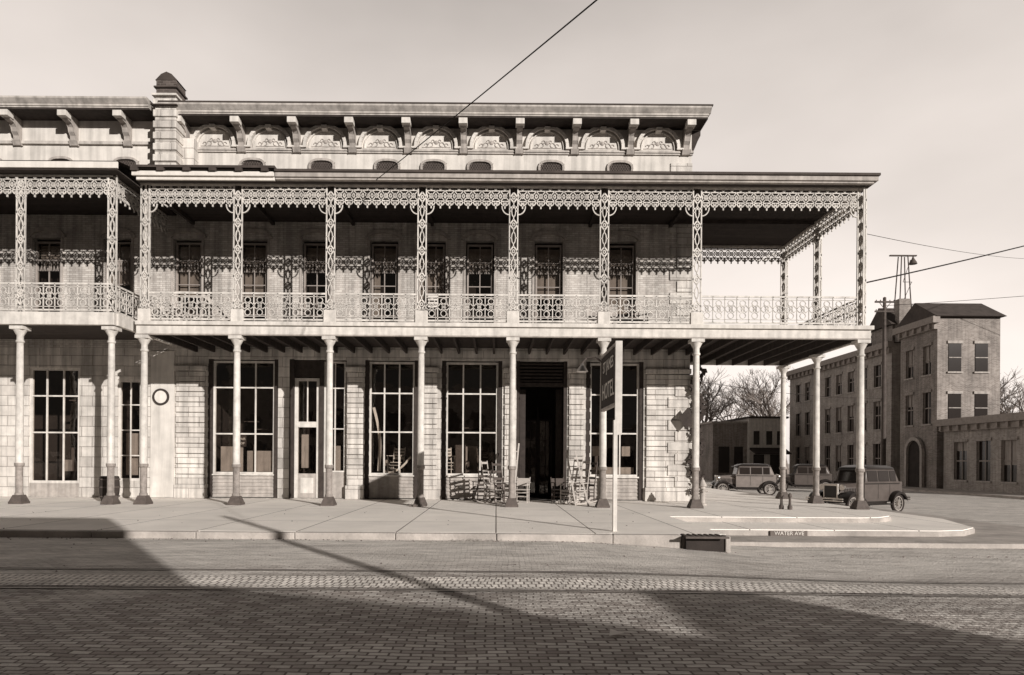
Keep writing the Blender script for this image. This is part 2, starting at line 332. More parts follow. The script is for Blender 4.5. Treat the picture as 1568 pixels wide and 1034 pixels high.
# small lettered placard in the repair shop window
H('shop_placard',M_darkwood).box(-9.35,-8.95,Y1+.2,Y1+.22,1.85,2.25)
text('REPAIR',.11,(-9.15,Y1+.195,2.12),(math.pi/2,0,0),M_white,H.e);text('SHOP',.11,(-9.15,Y1+.195,1.96),(math.pi/2,0,0),M_white,H.e)
pl=H('pier_pilasters',M_ashlar,.015)
for a,b_ in((-11.35,-10.32),(-5.3,-4.72),(-2.62,-2.1),(.28,.64),(2.56,3.1),(5.3,6.82)):
    z=.5
    pl.box(a-.04,b_+.04,Y1-.11,Y1-.001,0,.495)
    while z<4.4:
        pl.box(a,b_,Y1-.08,Y1-.001,z,z+.34);z+=.365
    pl.box(a-.05,b_+.05,Y1-.13,Y1-.001,4.52,4.7)
q=H('quoins',M_ashlar,.02)
for i in range(12):
    w=.75 if i%2 else .5;z=5.75+i*.42;q.box(XR-w,XR+.05,Y1-.05,Y1+w,z,z+.39)
for i in range(10):
    w=.8 if i%2 else .55;z=.52+i*.4;q.box(XR-w,XR+.09,Y1-.12,Y1+w,z,z+.37)
q.box(XR-.75,XR+.03,Y1-.045,Y1-.0,11.4,12.0)
hd_=H('upper_window_hoods',M_trimgrey)
for x in uw:
    if abs(x+2.35)<.01:
        win(sash,gl2,x-.46,x+.46,5.64,9.1,Y1+.15,(.33,.66),(6.4,7.0,7.6,8.45),.06,.03)
    else: win(sash,gl2,x-.46,x+.46,5.64,9.1,Y1+.15,(.5,),(6.55,7.6,8.45),.06,.03)
    hd_.stroke([(x+.62*math.cos(math.pi*k/10),9.22+.28*math.sin(math.pi*k/10)) for k in range(11)],(0,Y1-.05,0),(1,0,0),.12,.1,(0,1,0))
    hd_.box(x-.58,x-.505,Y1-.035,Y1-.001,5.62,9.2);hd_.box(x+.505,x+.58,Y1-.035,Y1-.001,5.62,9.2)
    rr=random.choice((6.7,7.2,7.6,8.2))
    cu.box(x-.4,x+.4,Y1+.3,Y1+.31,rr,9.0)
    if R()<.6: cu.box(x-.4,x-.4+R()*.3,Y1+.33,Y1+.34,5.7,rr)
    for k in range(7):
        sash.beam((x-.4+k*.115,Y1+.1,8.05),(x-.34+k*.115,Y1+.1,8.45),.02,.02);sash.beam((x-.34+k*.115,Y1+.1,8.05),(x-.4+k*.115,Y1+.1,8.45),.02,.02)
vo=H('attic_vent_openings',M_dark);vr=H('attic_vent_hoods',M_trimgrey);vi=H('attic_vent_grilles',M_irondk)
def oval(cx,cz,a,b_,n=24,p=2.6):
    r=[]
    for i in range(n+1):
        t_=2*math.pi*i/n;c_=math.cos(t_);s_=math.sin(t_)
        r.append((cx+a*math.copysign(abs(c_)**(2/p),c_),cz+b_*math.copysign(abs(s_)**(2/p),s_)))
    return r
for x in ov:
    pts=oval(x,11.78,.38,.2);vo.ext_xz(pts[:-1],Y1-.012,Y1-.002)
    vr.stroke(oval(x,11.78,.43,.25),(0,Y1-.04,0),(1,0,0),.08,.08,(0,1,0))
    for k in range(-4,5):
        vi.beam((x+k*.09-.1,Y1-.02,11.62),(x+k*.09+.1,Y1-.02,11.94),.018,.01);vi.beam((x+k*.09+.1,Y1-.024,11.62),(x+k*.09-.1,Y1-.024,11.94),.018,.01)
co=H('cornice',M_cornice);ar=H('arched_panels',M_plaster);re=H('panel_relief',M_trimgrey);bk=H('cornice_brackets',M_trimgrey,.012);bw_=H('bracket_blocks',M_trim,.01)
sof=H('cornice_soffit',M_darkwood)  # underside given a dark colour to deepen the shade below the cornice
co.box(-12,XR+.05,Y1-.1,Y1-.001,12.33,12.41);co.box(-12,XR+.03,Y1-.06,Y1-.001,12.27,12.325)
co.box(XL,-12.2,Y1-.1,Y1-.001,12.5,12.6)
P=1.963;bx=[fx(370)+i*P-.04 for i in range(-1,9)]
def bracket(x,zt,dz):
    bk.ext_yz([(Y1-.001,zt),(Y1-.7,zt),(Y1-.7,zt-.16),(Y1-.58,zt-.24),(Y1-.42,zt-.26),(Y1-.3,zt-.36),(Y1-.26,zt-.5),(Y1-.16,zt-.6),(Y1-.14,zt-dz),(Y1-.001,zt-dz)],x-.1,x+.1)
    bw_.box(x-.15,x+.15,Y1-.82,Y1-.5,zt-.2,zt-.004)
    bk.ext_yz([(Y1-.001,zt-dz),(Y1-.19,zt-dz),(Y1-.1,zt-dz-.16),(Y1-.001,zt-dz-.16)],x-.14,x+.14)
for x in bx: bracket(x,13.17,.75)
for x in (-13.1,-15,-17,-19,-21,-23): bracket(x,13.35,.75)
for i in range(len(bx)-1):
    cx=(bx[i]+bx[i+1])/2;rad=.72
    A=[(cx+rad*math.cos(math.pi*k/16),12.43+.76*math.sin(math.pi*k/16)**.8) for k in range(17)]
    ar.stroke(A,(0,Y1-.08,0),(1,0,0),.11,.16,(0,1,0))
    A2=[(cx+(rad-.13)*math.cos(math.pi*k/16),12.43+.63*math.sin(math.pi*k/16)**.8) for k in range(17)]
    ar.stroke(A2,(0,Y1-.03,0),(1,0,0),.03,.06,(0,1,0))
    bw_.box(cx-.1,cx+.1,Y1-.3,Y1-.001,13.02,13.15)
    ar.box(cx-rad-.16,cx-rad+.07,Y1-.18,Y1-.001,12.41,12.47);ar.box(cx+rad-.07,cx+rad+.16,Y1-.18,Y1-.001,12.41,12.47)
    for sgn in(-1,1):
        for (ox,oz,r) in((.2,12.6,.08),(.36,12.58,.06),(.12,12.72,.05)):
            re.stroke([(cx+sgn*(ox+r*math.cos(t_*.7)),oz+r*math.sin(t_*.7)) for t_ in range(8)],(0,Y1-.012,0),(1,0,0),.025,.024,(0,1,0))
    re.lathe((cx,Y1-.04,12.68),[(.03,0),(.07,.02),(.08,.04)],10,'y');re.box(cx-.5,cx+.5,Y1-.02,Y1-.001,12.49,12.51)
XC=XR+.33
def cornice(xa,xb,zt,ret):
    sof.box(xa,xb,Y1-.8,Y1-.001,zt,zt+.05)
    co.box(xa,xb,Y1-.82,Y1-.001,zt+.052,zt+.1)
    co.box(xa,xb+.03*ret,Y1-.85,Y1-.001,zt+.102,zt+.17)
    co.ext_yz([(Y1-.86,zt+.172),(Y1-.98,zt+.3),(Y1-.98,zt+.36),(Y1,zt+.36),(Y1,zt+.172)],xa,xb+.08*ret)
cornice(-11.6,XC,13.175,1);cornice(XL,-12,13.36,0)
co.box(XR,XC,Y1,45,13.175,13.275);co.box(XR,XC+.1,Y1,45,13.35,13.53)
H('cornice_edge',M_roof).box(-11.6,XC+.12,Y1-1.0,45,13.54,13.585)
bs2=H('corner_bracket',M_darkwood)
for k in range(9):
    bs2.ext_xz([(XR+.001,13.17),(XR+.32,13.17),(XR+.32,13.0),(XR+.22,12.8),(XR+.1,12.5),(XR+.001,12.3)],Y1+.02+k*2,Y1+.25+k*2)
ch=H('party_wall_pier',M_ashlar,.02)
cx=(256-VX)/(F/23.5)
ch.box(cx-.36,cx+.36,23.2,Y1-.002,11.3,13.8)
for i in range(6): ch.box(cx-.40,cx+.40,23.14,Y1-.003,11.55+i*.38,11.78+i*.38)
ch.box(cx-.1,cx+.75,Y1-.4,Y1-.004,11.35,12.6)
cb=H('chimney_stack',M_chim);cb.box(cx-.34,cx+.34,23.25,23.95,13.83,14.35)
ct=H('chimney_cap',M_roof);ct.box(cx-.4,cx+.4,23.18,24.0,14.08,14.13)
ct.ext_xz([(cx-.38,14.36),(cx+.38,14.36),(cx+.18,14.57),(cx,14.65),(cx-.18,14.57)],23.25,23.95)
H('pier_cap',M_trim).box(cx-.42,cx+.42,23.08,24.0,13.76,13.828)
ct.box(cx-.45,cx+.45,23.05,23.2,13.42,13.45)
# ------------------------------------------------ gallery
PX=[-10.8,-7.96,-5.12,-2.32,.48,3.26,6.1,11.14]
cs=H('gallery_columns',M_iron,0,True);csl=H('column_lower_shafts',M_irongrey,0,True);cbse=H('column_bases',M_irondk);ca=H('column_abaci',M_iron)
ZD=5.16
def column(x,y,top=ZD):
    cbse.box(x-.2,x+.2,y-.2,y+.2,0,.07)
    a=[(x-.19,y-.19,.07),(x+.19,y-.19,.07),(x+.19,y+.19,.07),(x-.19,y+.19,.07),(x-.12,y-.12,.27),(x+.12,y-.12,.27),(x+.12,y+.12,.27),(x-.12,y+.12,.27)]
    cbse.add(a,[(0,1,5,4),(1,2,6,5),(2,3,7,6),(3,0,4,7),(4,5,6,7)])
    csl.lathe((x,y,0),[(.12,.27),(.12,.32),(.1,.36),(.1,1.12),(.135,1.16),(.135,1.24)],16)
    cs.lathe((x,y,0),[(.12,1.241),(.105,1.3),(.11,1.7),(.095,top-.62),(.09,top-.5),(.12,top-.47),(.12,top-.43),(.095,top-.4),(.095,top-.28),(.15,top-.18),(.19,top-.1)],16)
    ca.box(x-.2,x+.2,y-.2,y+.2,top-.099,top-.002)
cols=[(x,Y0) for x in PX]+[(11.14,23.65),(11.14,26.4)]
for x,y in cols: column(x,y)
ir=H('iron_lacework',M_iron)
circ=lambda cx,cz,rx,rz,n=10:[(cx+rx*math.cos(2*math.pi*i/n),cz+rz*math.sin(2*math.pi*i/n)) for i in range(n+1)]
def post(x,y,u,nrm,z0=5.58,z1=9.8,hw=.125):
    o=(x,y,0)
    S=lambda p,w=.03:ir.stroke(p,o,u,w,.05,nrm)
    for a in(-hw,hw): S([(a,z0),(a,z1)],.036)
    z=z0+.45;S([(-hw,z),(hw,z)]);k=0
    S([(-hw,z0),(hw,z)],.025);S([(hw,z0),(-hw,z)],.025)
    while z<z1-.35:
        if k%2==0:
            h=.3;S([(0,z),(hw,z+h/2),(0,z+h),(-hw,z+h/2),(0,z)],.04);S(circ(0,z+h/2,.04,.05,6),.03)
        else:
            h=.52;S([(0,z),(0,z+.08)]);S(circ(0,z+h/2,.06,.18),.026);S([(0,z+h-.08),(0,z+h)]);S([(-hw,z+h/2),(-.06,z+h/2)]);S([(hw,z+h/2),(.06,z+h/2)])
        z+=h;k+=1
    S([(-hw,z1-.64),(hw,z1-.64)],.05)
for x,y in cols:
    post(x,y,(1,0,0),(0,1,0))
for y in(Y0,23.65,26.4): post(11.14,y,(0,1,0),(1,0,0))
post(-10.8,Y0+.15,(0,1,0),(1,0,0))
def spandrel(x,y,u,nrm,sg,zt=9.2):
    o=(x,y,0)
    ir.stroke([(sg*(.14+.22*math.sin(t_*math.pi/12)),zt-.26*math.cos(t_*math.pi/12)+.0) for t_ in range(7)],o,u,.03,.04,nrm)
def frieze(p,q,nrm,zt=9.8):
    p=Vector(p);q=Vector(q);L_=(q-p).length;u=(q-p).normalized();n=max(1,round(L_/.27));w=L_/n;o=p
    S=lambda pts,t_=.024:ir.stroke(pts,o,u,t_,.035,nrm)
    S([(0,zt-.02),(L_,zt-.02)],.045);S([(0,zt-.14),(L_,zt-.14)],.026);S([(0,zt-.46),(L_,zt-.46)],.035)
    for i in range(n):
        a=i*w;m=a+w/2;b_=a+w
        S(circ(m,zt-.08,.035,.035,6),.02)
        S([(a,zt-.14),(m,zt-.3),(b_,zt-.14)]);S([(a,zt-.46),(m,zt-.3),(b_,zt-.46)])
        S(circ(m,zt-.3,.06,.07,8));S([(a,zt-.22),(a+.035,zt-.3),(a,zt-.38)],.026);S([(a,zt-.22),(a-.035,zt-.3),(a,zt-.38)],.026)
        S([(a,zt-.46),(a+w*.2,zt-.56),(m,zt-.6),(a+w*.8,zt-.56),(b_,zt-.46)],.03);S([(m,zt-.46),(m,zt-.68)],.04);S(circ(m,zt-.53,.05,.04,6),.022)
def railing(p,q,nrm,z0=5.68,z1=6.48):
    p=Vector(p);q=Vector(q);L_=(q-p).length;u=(q-p).normalized();n=max(1,round(L_/.36));w=L_/n;o=p
    S=lambda pts,t_=.022:ir.stroke(pts,o,u,t_,.03,nrm)
    S([(0,z1),(L_,z1)],.055);S([(0,z1-.09),(L_,z1-.09)],.02);S([(0,z0),(L_,z0)],.05);S([(0,z0+.1),(L_,z0+.1)],.02)
    for i in range(n):
        a=i*w;m=a+w/2;b_=a+w;h=z1-z0
        S([(a,z0),(a,z1)],.028)
        S(circ(m,z1-.2,.09,.085,8));S(circ(m,z0+.22,.09,.095,8));S(circ(m,z0+.42,.05,.1,6),.02)
        S([(a,z0+.4),(m-.09,z0+.32),(m,z0+.42),(m+.09,z0+.32),(b_,z0+.4)]);S([(a,z0+.44),(m-.09,z0+.53),(m,z0+.42),(m+.09,z0+.53),(b_,z0+.44)])
for i in range(len(PX)-1):
    a,b_=PX[i],PX[i+1]
    frieze((a+.13,Y0,0),(b_-.13,Y0,0),(0,1,0));railing((a+.13,Y0,0),(b_-.13,Y0,0),(0,1,0))
    spandrel(a,Y0,(1,0,0),(0,1,0),1);spandrel(b_,Y0,(1,0,0),(0,1,0),-1)
frieze((11.14,Y0+.1,0),(11.14,26.3,0),(1,0,0));railing((11.14,Y0+.1,0),(11.14,26.3,0),(1,0,0))
frieze((XR,26.4,0),(11.04,26.4,0),(0,1,0));railing((XR,26.4,0),(11.04,26.4,0),(0,1,0))
railing((-10.85,Y0+.1,0),(-10.85,Y1,0),(1,0,0))
pb=H('post_pedestals',M_trim,.01)
for x,y in cols[:7]: pb.box(x-.19,x+.19,y-.07,y+.07,5.585,5.98)
dkk=H('gallery_deck_fascia',M_trim,.01)
XD0=-10.98;XD1=11.36
dkk.box(XD0,XD1,Y0-.16,Y0-.08,5.2,5.44);dkk.box(XD0,XD1+.06,Y0-.24,Y0+.1,5.46,5.58)
dkk.box(XD1-.08,XD1,Y0-.08,26.6,5.2,5.44);dkk.box(XR,XD1-.08,26.52,26.6,5.2,5.44)
H('fascia_drip',M_trimgrey).box(XD0,XD1-.01,Y0-.2,Y0-.082,5.163,5.198)
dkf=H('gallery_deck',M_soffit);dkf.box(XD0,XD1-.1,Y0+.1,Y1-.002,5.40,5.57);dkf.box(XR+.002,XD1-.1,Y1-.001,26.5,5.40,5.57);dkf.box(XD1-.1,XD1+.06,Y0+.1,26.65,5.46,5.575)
js=H('deck_joists',M_darkwood)
x=XD0+.3
while x<XD1-.2:
    js.box(x,x+.07,Y0+.0,Y1-.02 if x<XR else 26.5,5.18,5.399);x+=.62
rf=H('gallery_roof',M_roof);XE=11.40;YE=20.35;zr=10.07;XW=-10.98
rf.add([(XW,YE-.03,zr),(XE,YE-.03,zr),(XR,Y1,10.9),(XW,Y1,10.9),(XE,26.95,zr),(XR,26.95,10.9)],[(0,1,2,3),(1,4,5,2)])
rf.box(-6.7,XE+.03,YE-.06,YE,zr-.05,zr+.02)
rf.box(XE,XE+.03,YE,26.95,zr-.05,zr+.02)
fs=H('eave_fascia',M_trimgrey,.008);fs.box(-6.7,XE,YE,YE+.06,9.88,10.05);fs.box(-6.7,XE-.1,YE+.06,YE+.2,9.82,9.93);fs.box(XE-.06,XE,YE+.06,26.9,9.88,10.05)
fs2=H('eave_fascia_white',M_white,.008);fs2.box(XW,-6.72,YE-.03,YE+.04,9.88,10.0);fs2.box(XW+.1,-6.72,YE+.05,YE+.12,9.78,10.06)
x=XW
while x<-6.8: rf.box(x,x+.2,YE-.1,YE+.3,10.003,10.10);x+=.78
rf.box(XW,-6.7,YE-.02,YE+.5,10.13,10.2)
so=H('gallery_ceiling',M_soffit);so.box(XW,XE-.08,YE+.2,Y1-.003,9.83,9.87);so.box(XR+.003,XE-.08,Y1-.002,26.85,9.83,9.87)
jb=H('ceiling_beams',M_darkwood)
for x in PX[:-1]: jb.box(x-.05,x+.05,Y0+.06,Y1-.01,9.7,9.829)
jb.box(6.1,11.0,23.6,23.7,9.7,9.829)
bmn=H('frieze_beam',M_trimgrey);bmn.box(-10.95,11.26,Y0-.06,Y0+.06,9.79,9.828);bmn.box(11.08,11.2,Y0+.061,26.46,9.79,9.828);bmn.box(XR,11.079,26.34,26.46,9.79,9.828)
LX=[-11.72,-14.5,-17.3,-20.1,-22.9]
for x in LX:
    column(x,Y0-.15,5.38);post(x,Y0-.15,(1,0,0),(0,1,0),5.8,10.0)
for i in range(4):
    frieze((LX[i+1],Y0-.15,0),(LX[i],Y0-.15,0),(0,1,0),10.0);railing((LX[i+1],Y0-.15,0),(LX[i],Y0-.15,0),(0,1,0),5.9,6.7)
frieze((-11.72,Y0-.1,0),(-11.72,Y1,0),(1,0,0),10.0);railing((-11.72,Y0-.1,0),(-11.72,Y1,0),(1,0,0),5.9,6.7)
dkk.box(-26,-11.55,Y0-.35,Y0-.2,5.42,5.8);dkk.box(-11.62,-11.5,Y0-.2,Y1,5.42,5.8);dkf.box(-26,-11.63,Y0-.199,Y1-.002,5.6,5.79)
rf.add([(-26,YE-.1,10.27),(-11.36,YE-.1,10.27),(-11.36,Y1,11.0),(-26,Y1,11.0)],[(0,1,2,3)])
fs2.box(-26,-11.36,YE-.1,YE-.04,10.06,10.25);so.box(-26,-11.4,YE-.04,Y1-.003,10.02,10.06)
ds=H('downspout',M_irondk);ds.tube((XR+.15,Y1-.12,.1),(XR+.15,Y1-.12,5.1),.05,.05,8)
H.done()
hs=G('hanging_diamond_sign')
d=hs('plate',M_darkwood);d.ext_xz([(6.35,2.95),(6.68,3.32),(6.93,2.9),(6.62,2.55)],Y1-.42,Y1-.40)
d.beam((6.7,Y1-.41,3.1),(7.05,Y1-.2,3.5),.04,.04)
hs.done()
vn=G('dead_climbing_vine')
v=vn('stems',M_bark)
lf=vn('dry_leaves',mat('dry_leaf',.05))
px,pz=XR+.12,0.2
for k in range(60):
    nx=XR+.16+math.sin(k*.35)*.10+R()*.05;nz=pz+.075
    v.tube((px,Y1-.18,pz),(nx,Y1-.18,nz),.02,.02,5);px,pz=nx,nz
    for j in range(5):
        a=R()*6.28;s_=.05+R()*.09;c0=Vector((nx+(R()-.5)*.35,Y1-.2-R()*.12,nz+R()*.1))
        e1=Vector((math.cos(a),R()-.5,math.sin(a)))*s_;e2=Vector((-math.sin(a),R()-.5,math.cos(a)))*s_*.6
        lf.quad(c0-e1,c0-e2,c0+e1,c0+e2)
vn.done()
# ---------------------------------------------------------------- chairs
def chair(name,loc,rot,m,h=1.15,rocker=True,tilt=0,sc=1):
    c=G(name,loc,rot);b=c('frame',m,0);st=c('seat',m,.01);b.M=st.M=Matrix.Scale(sc,4)@Matrix.Rotation(math.radians(tilt),4,'X')
    z=.06 if rocker else 0
    for sx in(-1,1):
        b.tube((sx*.24,-.22,z),(sx*.24,-.22,.68),.02,.018,6)
        b.tube((sx*.21,.2,z),(sx*.21,.2,.45),.02,.02,6);b.tube((sx*.21,.2,.45),(sx*.22,.33,h),.02,.016,6)
        b.beam((sx*.25,-.26,.68),(sx*.24,.24,.68),.06,.025,(0,0,1))
        b.tube((sx*.235,-.22,.25),(sx*.21,.2,.25),.01,.01,5);b.tube((sx*.235,-.22,.35),(sx*.21,.2,.35),.01,.01,5)
        if rocker:
            pp=[Vector((sx*.235,-.42+i*.13,.07*((i-3.7)/3.7)**2+.012)) for i in range(9)]
            for i in range(8): b.beam(pp[i],pp[i+1],.03,.045,(1,0,0))
    for zz in(.2,.33): b.tube((-.24,-.22,zz),(.24,-.22,zz),.011,.011,5);b.tube((-.21,.2,zz),(.21,.2,zz),.011,.011,5)
    st.box(-.25,.25,-.24,.2,.42,.45)
    n=4
    for i in range(n):
        zz=.58+(h-.66)*i/(n-1);yy=.2+.13*(zz-.45)/(h-.45)
        st.box(-.205,.205,yy-.01,yy+.01,zz-.03,zz+.045)
    return c.done()
def P3(x,Y): return (x-VX)*Y/F
rad=math.radians
chair('rocking_chair',(P3(755,22.6),22.6,0),rad(65),M_chair,1.4)
chair('rocking_chair',(P3(772,22.0),22.0,0),rad(50),M_chairdk,1.35)
chair('rocking_chair',(P3(874,22.2),22.2,0),rad(-58),M_chair,1.5)
chair('rocking_chair',(P3(886,22.7),22.7,0),rad(-65),M_chair,1.45)
chair('rocking_chair',(P3(897,23.2),23.2,0),rad(-60),M_chairdk,1.4)
chair('wooden_chair',(P3(857,23),23,0),rad(10),M_chairdk,.85,False)
chair('wooden_chair',(P3(799,23),23,0),rad(-15),M_chair,.85,False)
chair('rocking_chair',(P3(738,23.3),23.3,0),rad(200),M_chairdk,1.1)
chair('wooden_chair',(P3(741,24.9),24.9,.88),rad(10),M_chairdk,1.0,False)
chair('wooden_chair',(P3(684,24.9),24.9,.88),rad(15),M_white,1.0,False)
chair('wooden_chair',(P3(607,25.1),25.1,.88),rad(-15),M_white,1.0,False)
chair('rocking_chair',(P3(975,22.3),22.3,5.58),rad(40),M_chairdk,1.1)
chair('rocking_chair',(P3(468,22),22,5.58),rad(-20),M_chairdk,.9)
def ladder(x,Y,h,lean):
    ld=G('wooden_ladder',(P3(x,Y),Y,0))
    l_=ld('rails',M_chair);
    for sx in(-.2,.2): l_.beam((sx-lean/2,-.1,0),(sx*.7+lean/2,.55,h),.05,.03,(0,1,0))
    for i in range(6):
        f=(i+.6)/6.5;cx_=-lean/2+lean*f;ww=.2*(1-.3*f);l_.beam((cx_-ww,-.1+.65*f,h*f),(cx_+ww,-.1+.65*f,h*f),.03,.05,(0,1,0))
    ld.done()
ladder(783,22.6,2.0,.25);ladder(884,21.6,1.75,-.3)
pf=G('shop_display_platform');
for a,b_ in((-4.5,-2.95),(-1.78,.03),(3.35,5.02)): pf('platform_%d'%int(a),M_darkwood).box(a,b_,Y1+.3,Y1+1.6,.03,.875)
sr=pf('sled_runner',M_white);sr.stroke([(-4.45+.12*math.sin(k*.3)*.9+k*.02,1.0+2.3*(1-k/12)) for k in range(13)],(0,Y1+.5,0),(1,0,0),.09,.06,(0,1,0))
sr.stroke([(-3.9+.09*k,.95+.012*k*k*.6) for k in range(10)],(0,Y1+.45,0),(1,0,0),.07,.06,(0,1,0))
pf.done()
lg=G('folding_deck_lounger',(-9.6,21.8,5.58),.1)
b=lg('frame',M_chair)
for yy in(0,.6):
    b.beam((-.7,yy,1.15),(.1,yy,1.15),.06,.03);b.beam((.1,yy,1.15),(1.2,yy,.05),.07,.03);b.beam((-.7,yy,1.15),(-.75,yy,0),.06,.03);b.beam((-1.0,yy,.5),(1.0,yy,.15),.07,.03);b.beam((0.0,yy,.9),(-.3,yy,0),.05,.03)
for i in range(9): b.beam((-.9+i*.21,0,.48-i*.037),(-.9+i*.21,.6,.48-i*.037),.07,.02,(0,0,1))
lg.done()
sc_=G('folding_screen',(3.4,22,5.58));s_=sc_('panels',M_trimgrey);s_.box(-.5,.05,0,.03,0,.85);s_.box(.07,.5,.02,.05,0,.85);sc_.done()
fl=G('window_flag',(-2.2,Y1-.15,7.2));f_=fl('stripes',M_white);
for i in range(4): f_.box(-.25,.1,-.01,.01,-.4+i*.12,-.34+i*.12)
fl('canton',M_darkwood).box(-.25,.1,-.006,.006,-.42,.12);fl.done()
br=G('trash_barrel',(P3(168,22),22,0));br('body',M_darkwood,0,True).lathe((0,0,0),[(.24,0),(.29,.3),(.3,.5),(.28,.8),(.25,.82)],16)
h_=br('hoops',M_irondk)
for z in(.15,.45,.7): h_.lathe((0,0,z),[(.31,0),(.31,.04)],16)
br.done()
sg=G('hotel_sign',(.16,0,0))
a=sg('post',M_trim,.005);a.box(2.20,2.28,13.68,13.78,0,2.25);a.box(2.23,2.37,13.70,13.76,1.95,3.85)
pn=sg('panel',M_darkwood,.01);pn.box(2.26,2.32,13.79,15.7,2.62,3.78)
bd=sg('panel_border',M_trimgrey);bd.box(2.245,2.335,13.79,15.73,3.785,3.84);bd.box(2.245,2.335,13.79,15.73,2.56,2.615);bd.box(2.245,2.335,15.705,15.76,2.56,3.84)
lm=sg('gooseneck',M_irondk)
pp=[Vector((2.27,15.7,3.7)),Vector((2.15,15.9,3.85)),Vector((1.95,16.0,3.85)),Vector((1.85,16.0,3.72))]
for i in range(3): lm.tube(pp[i],pp[i+1],.02,.02,6)
sg('lamp_shade',M_chrome,0,True).lathe((1.85,16.0,3.52),[(.14,0),(.1,.08),(.04,.16),(.02,.2)],12)
text('HOTEL',.5,(2.25,14.75,2.95),(math.pi/2,0,-math.pi/2),M_white,sg.e);text('ST JAMES',.34,(2.25,14.75,3.5),(math.pi/2,0,-math.pi/2),M_white,sg.e)
sg.done()
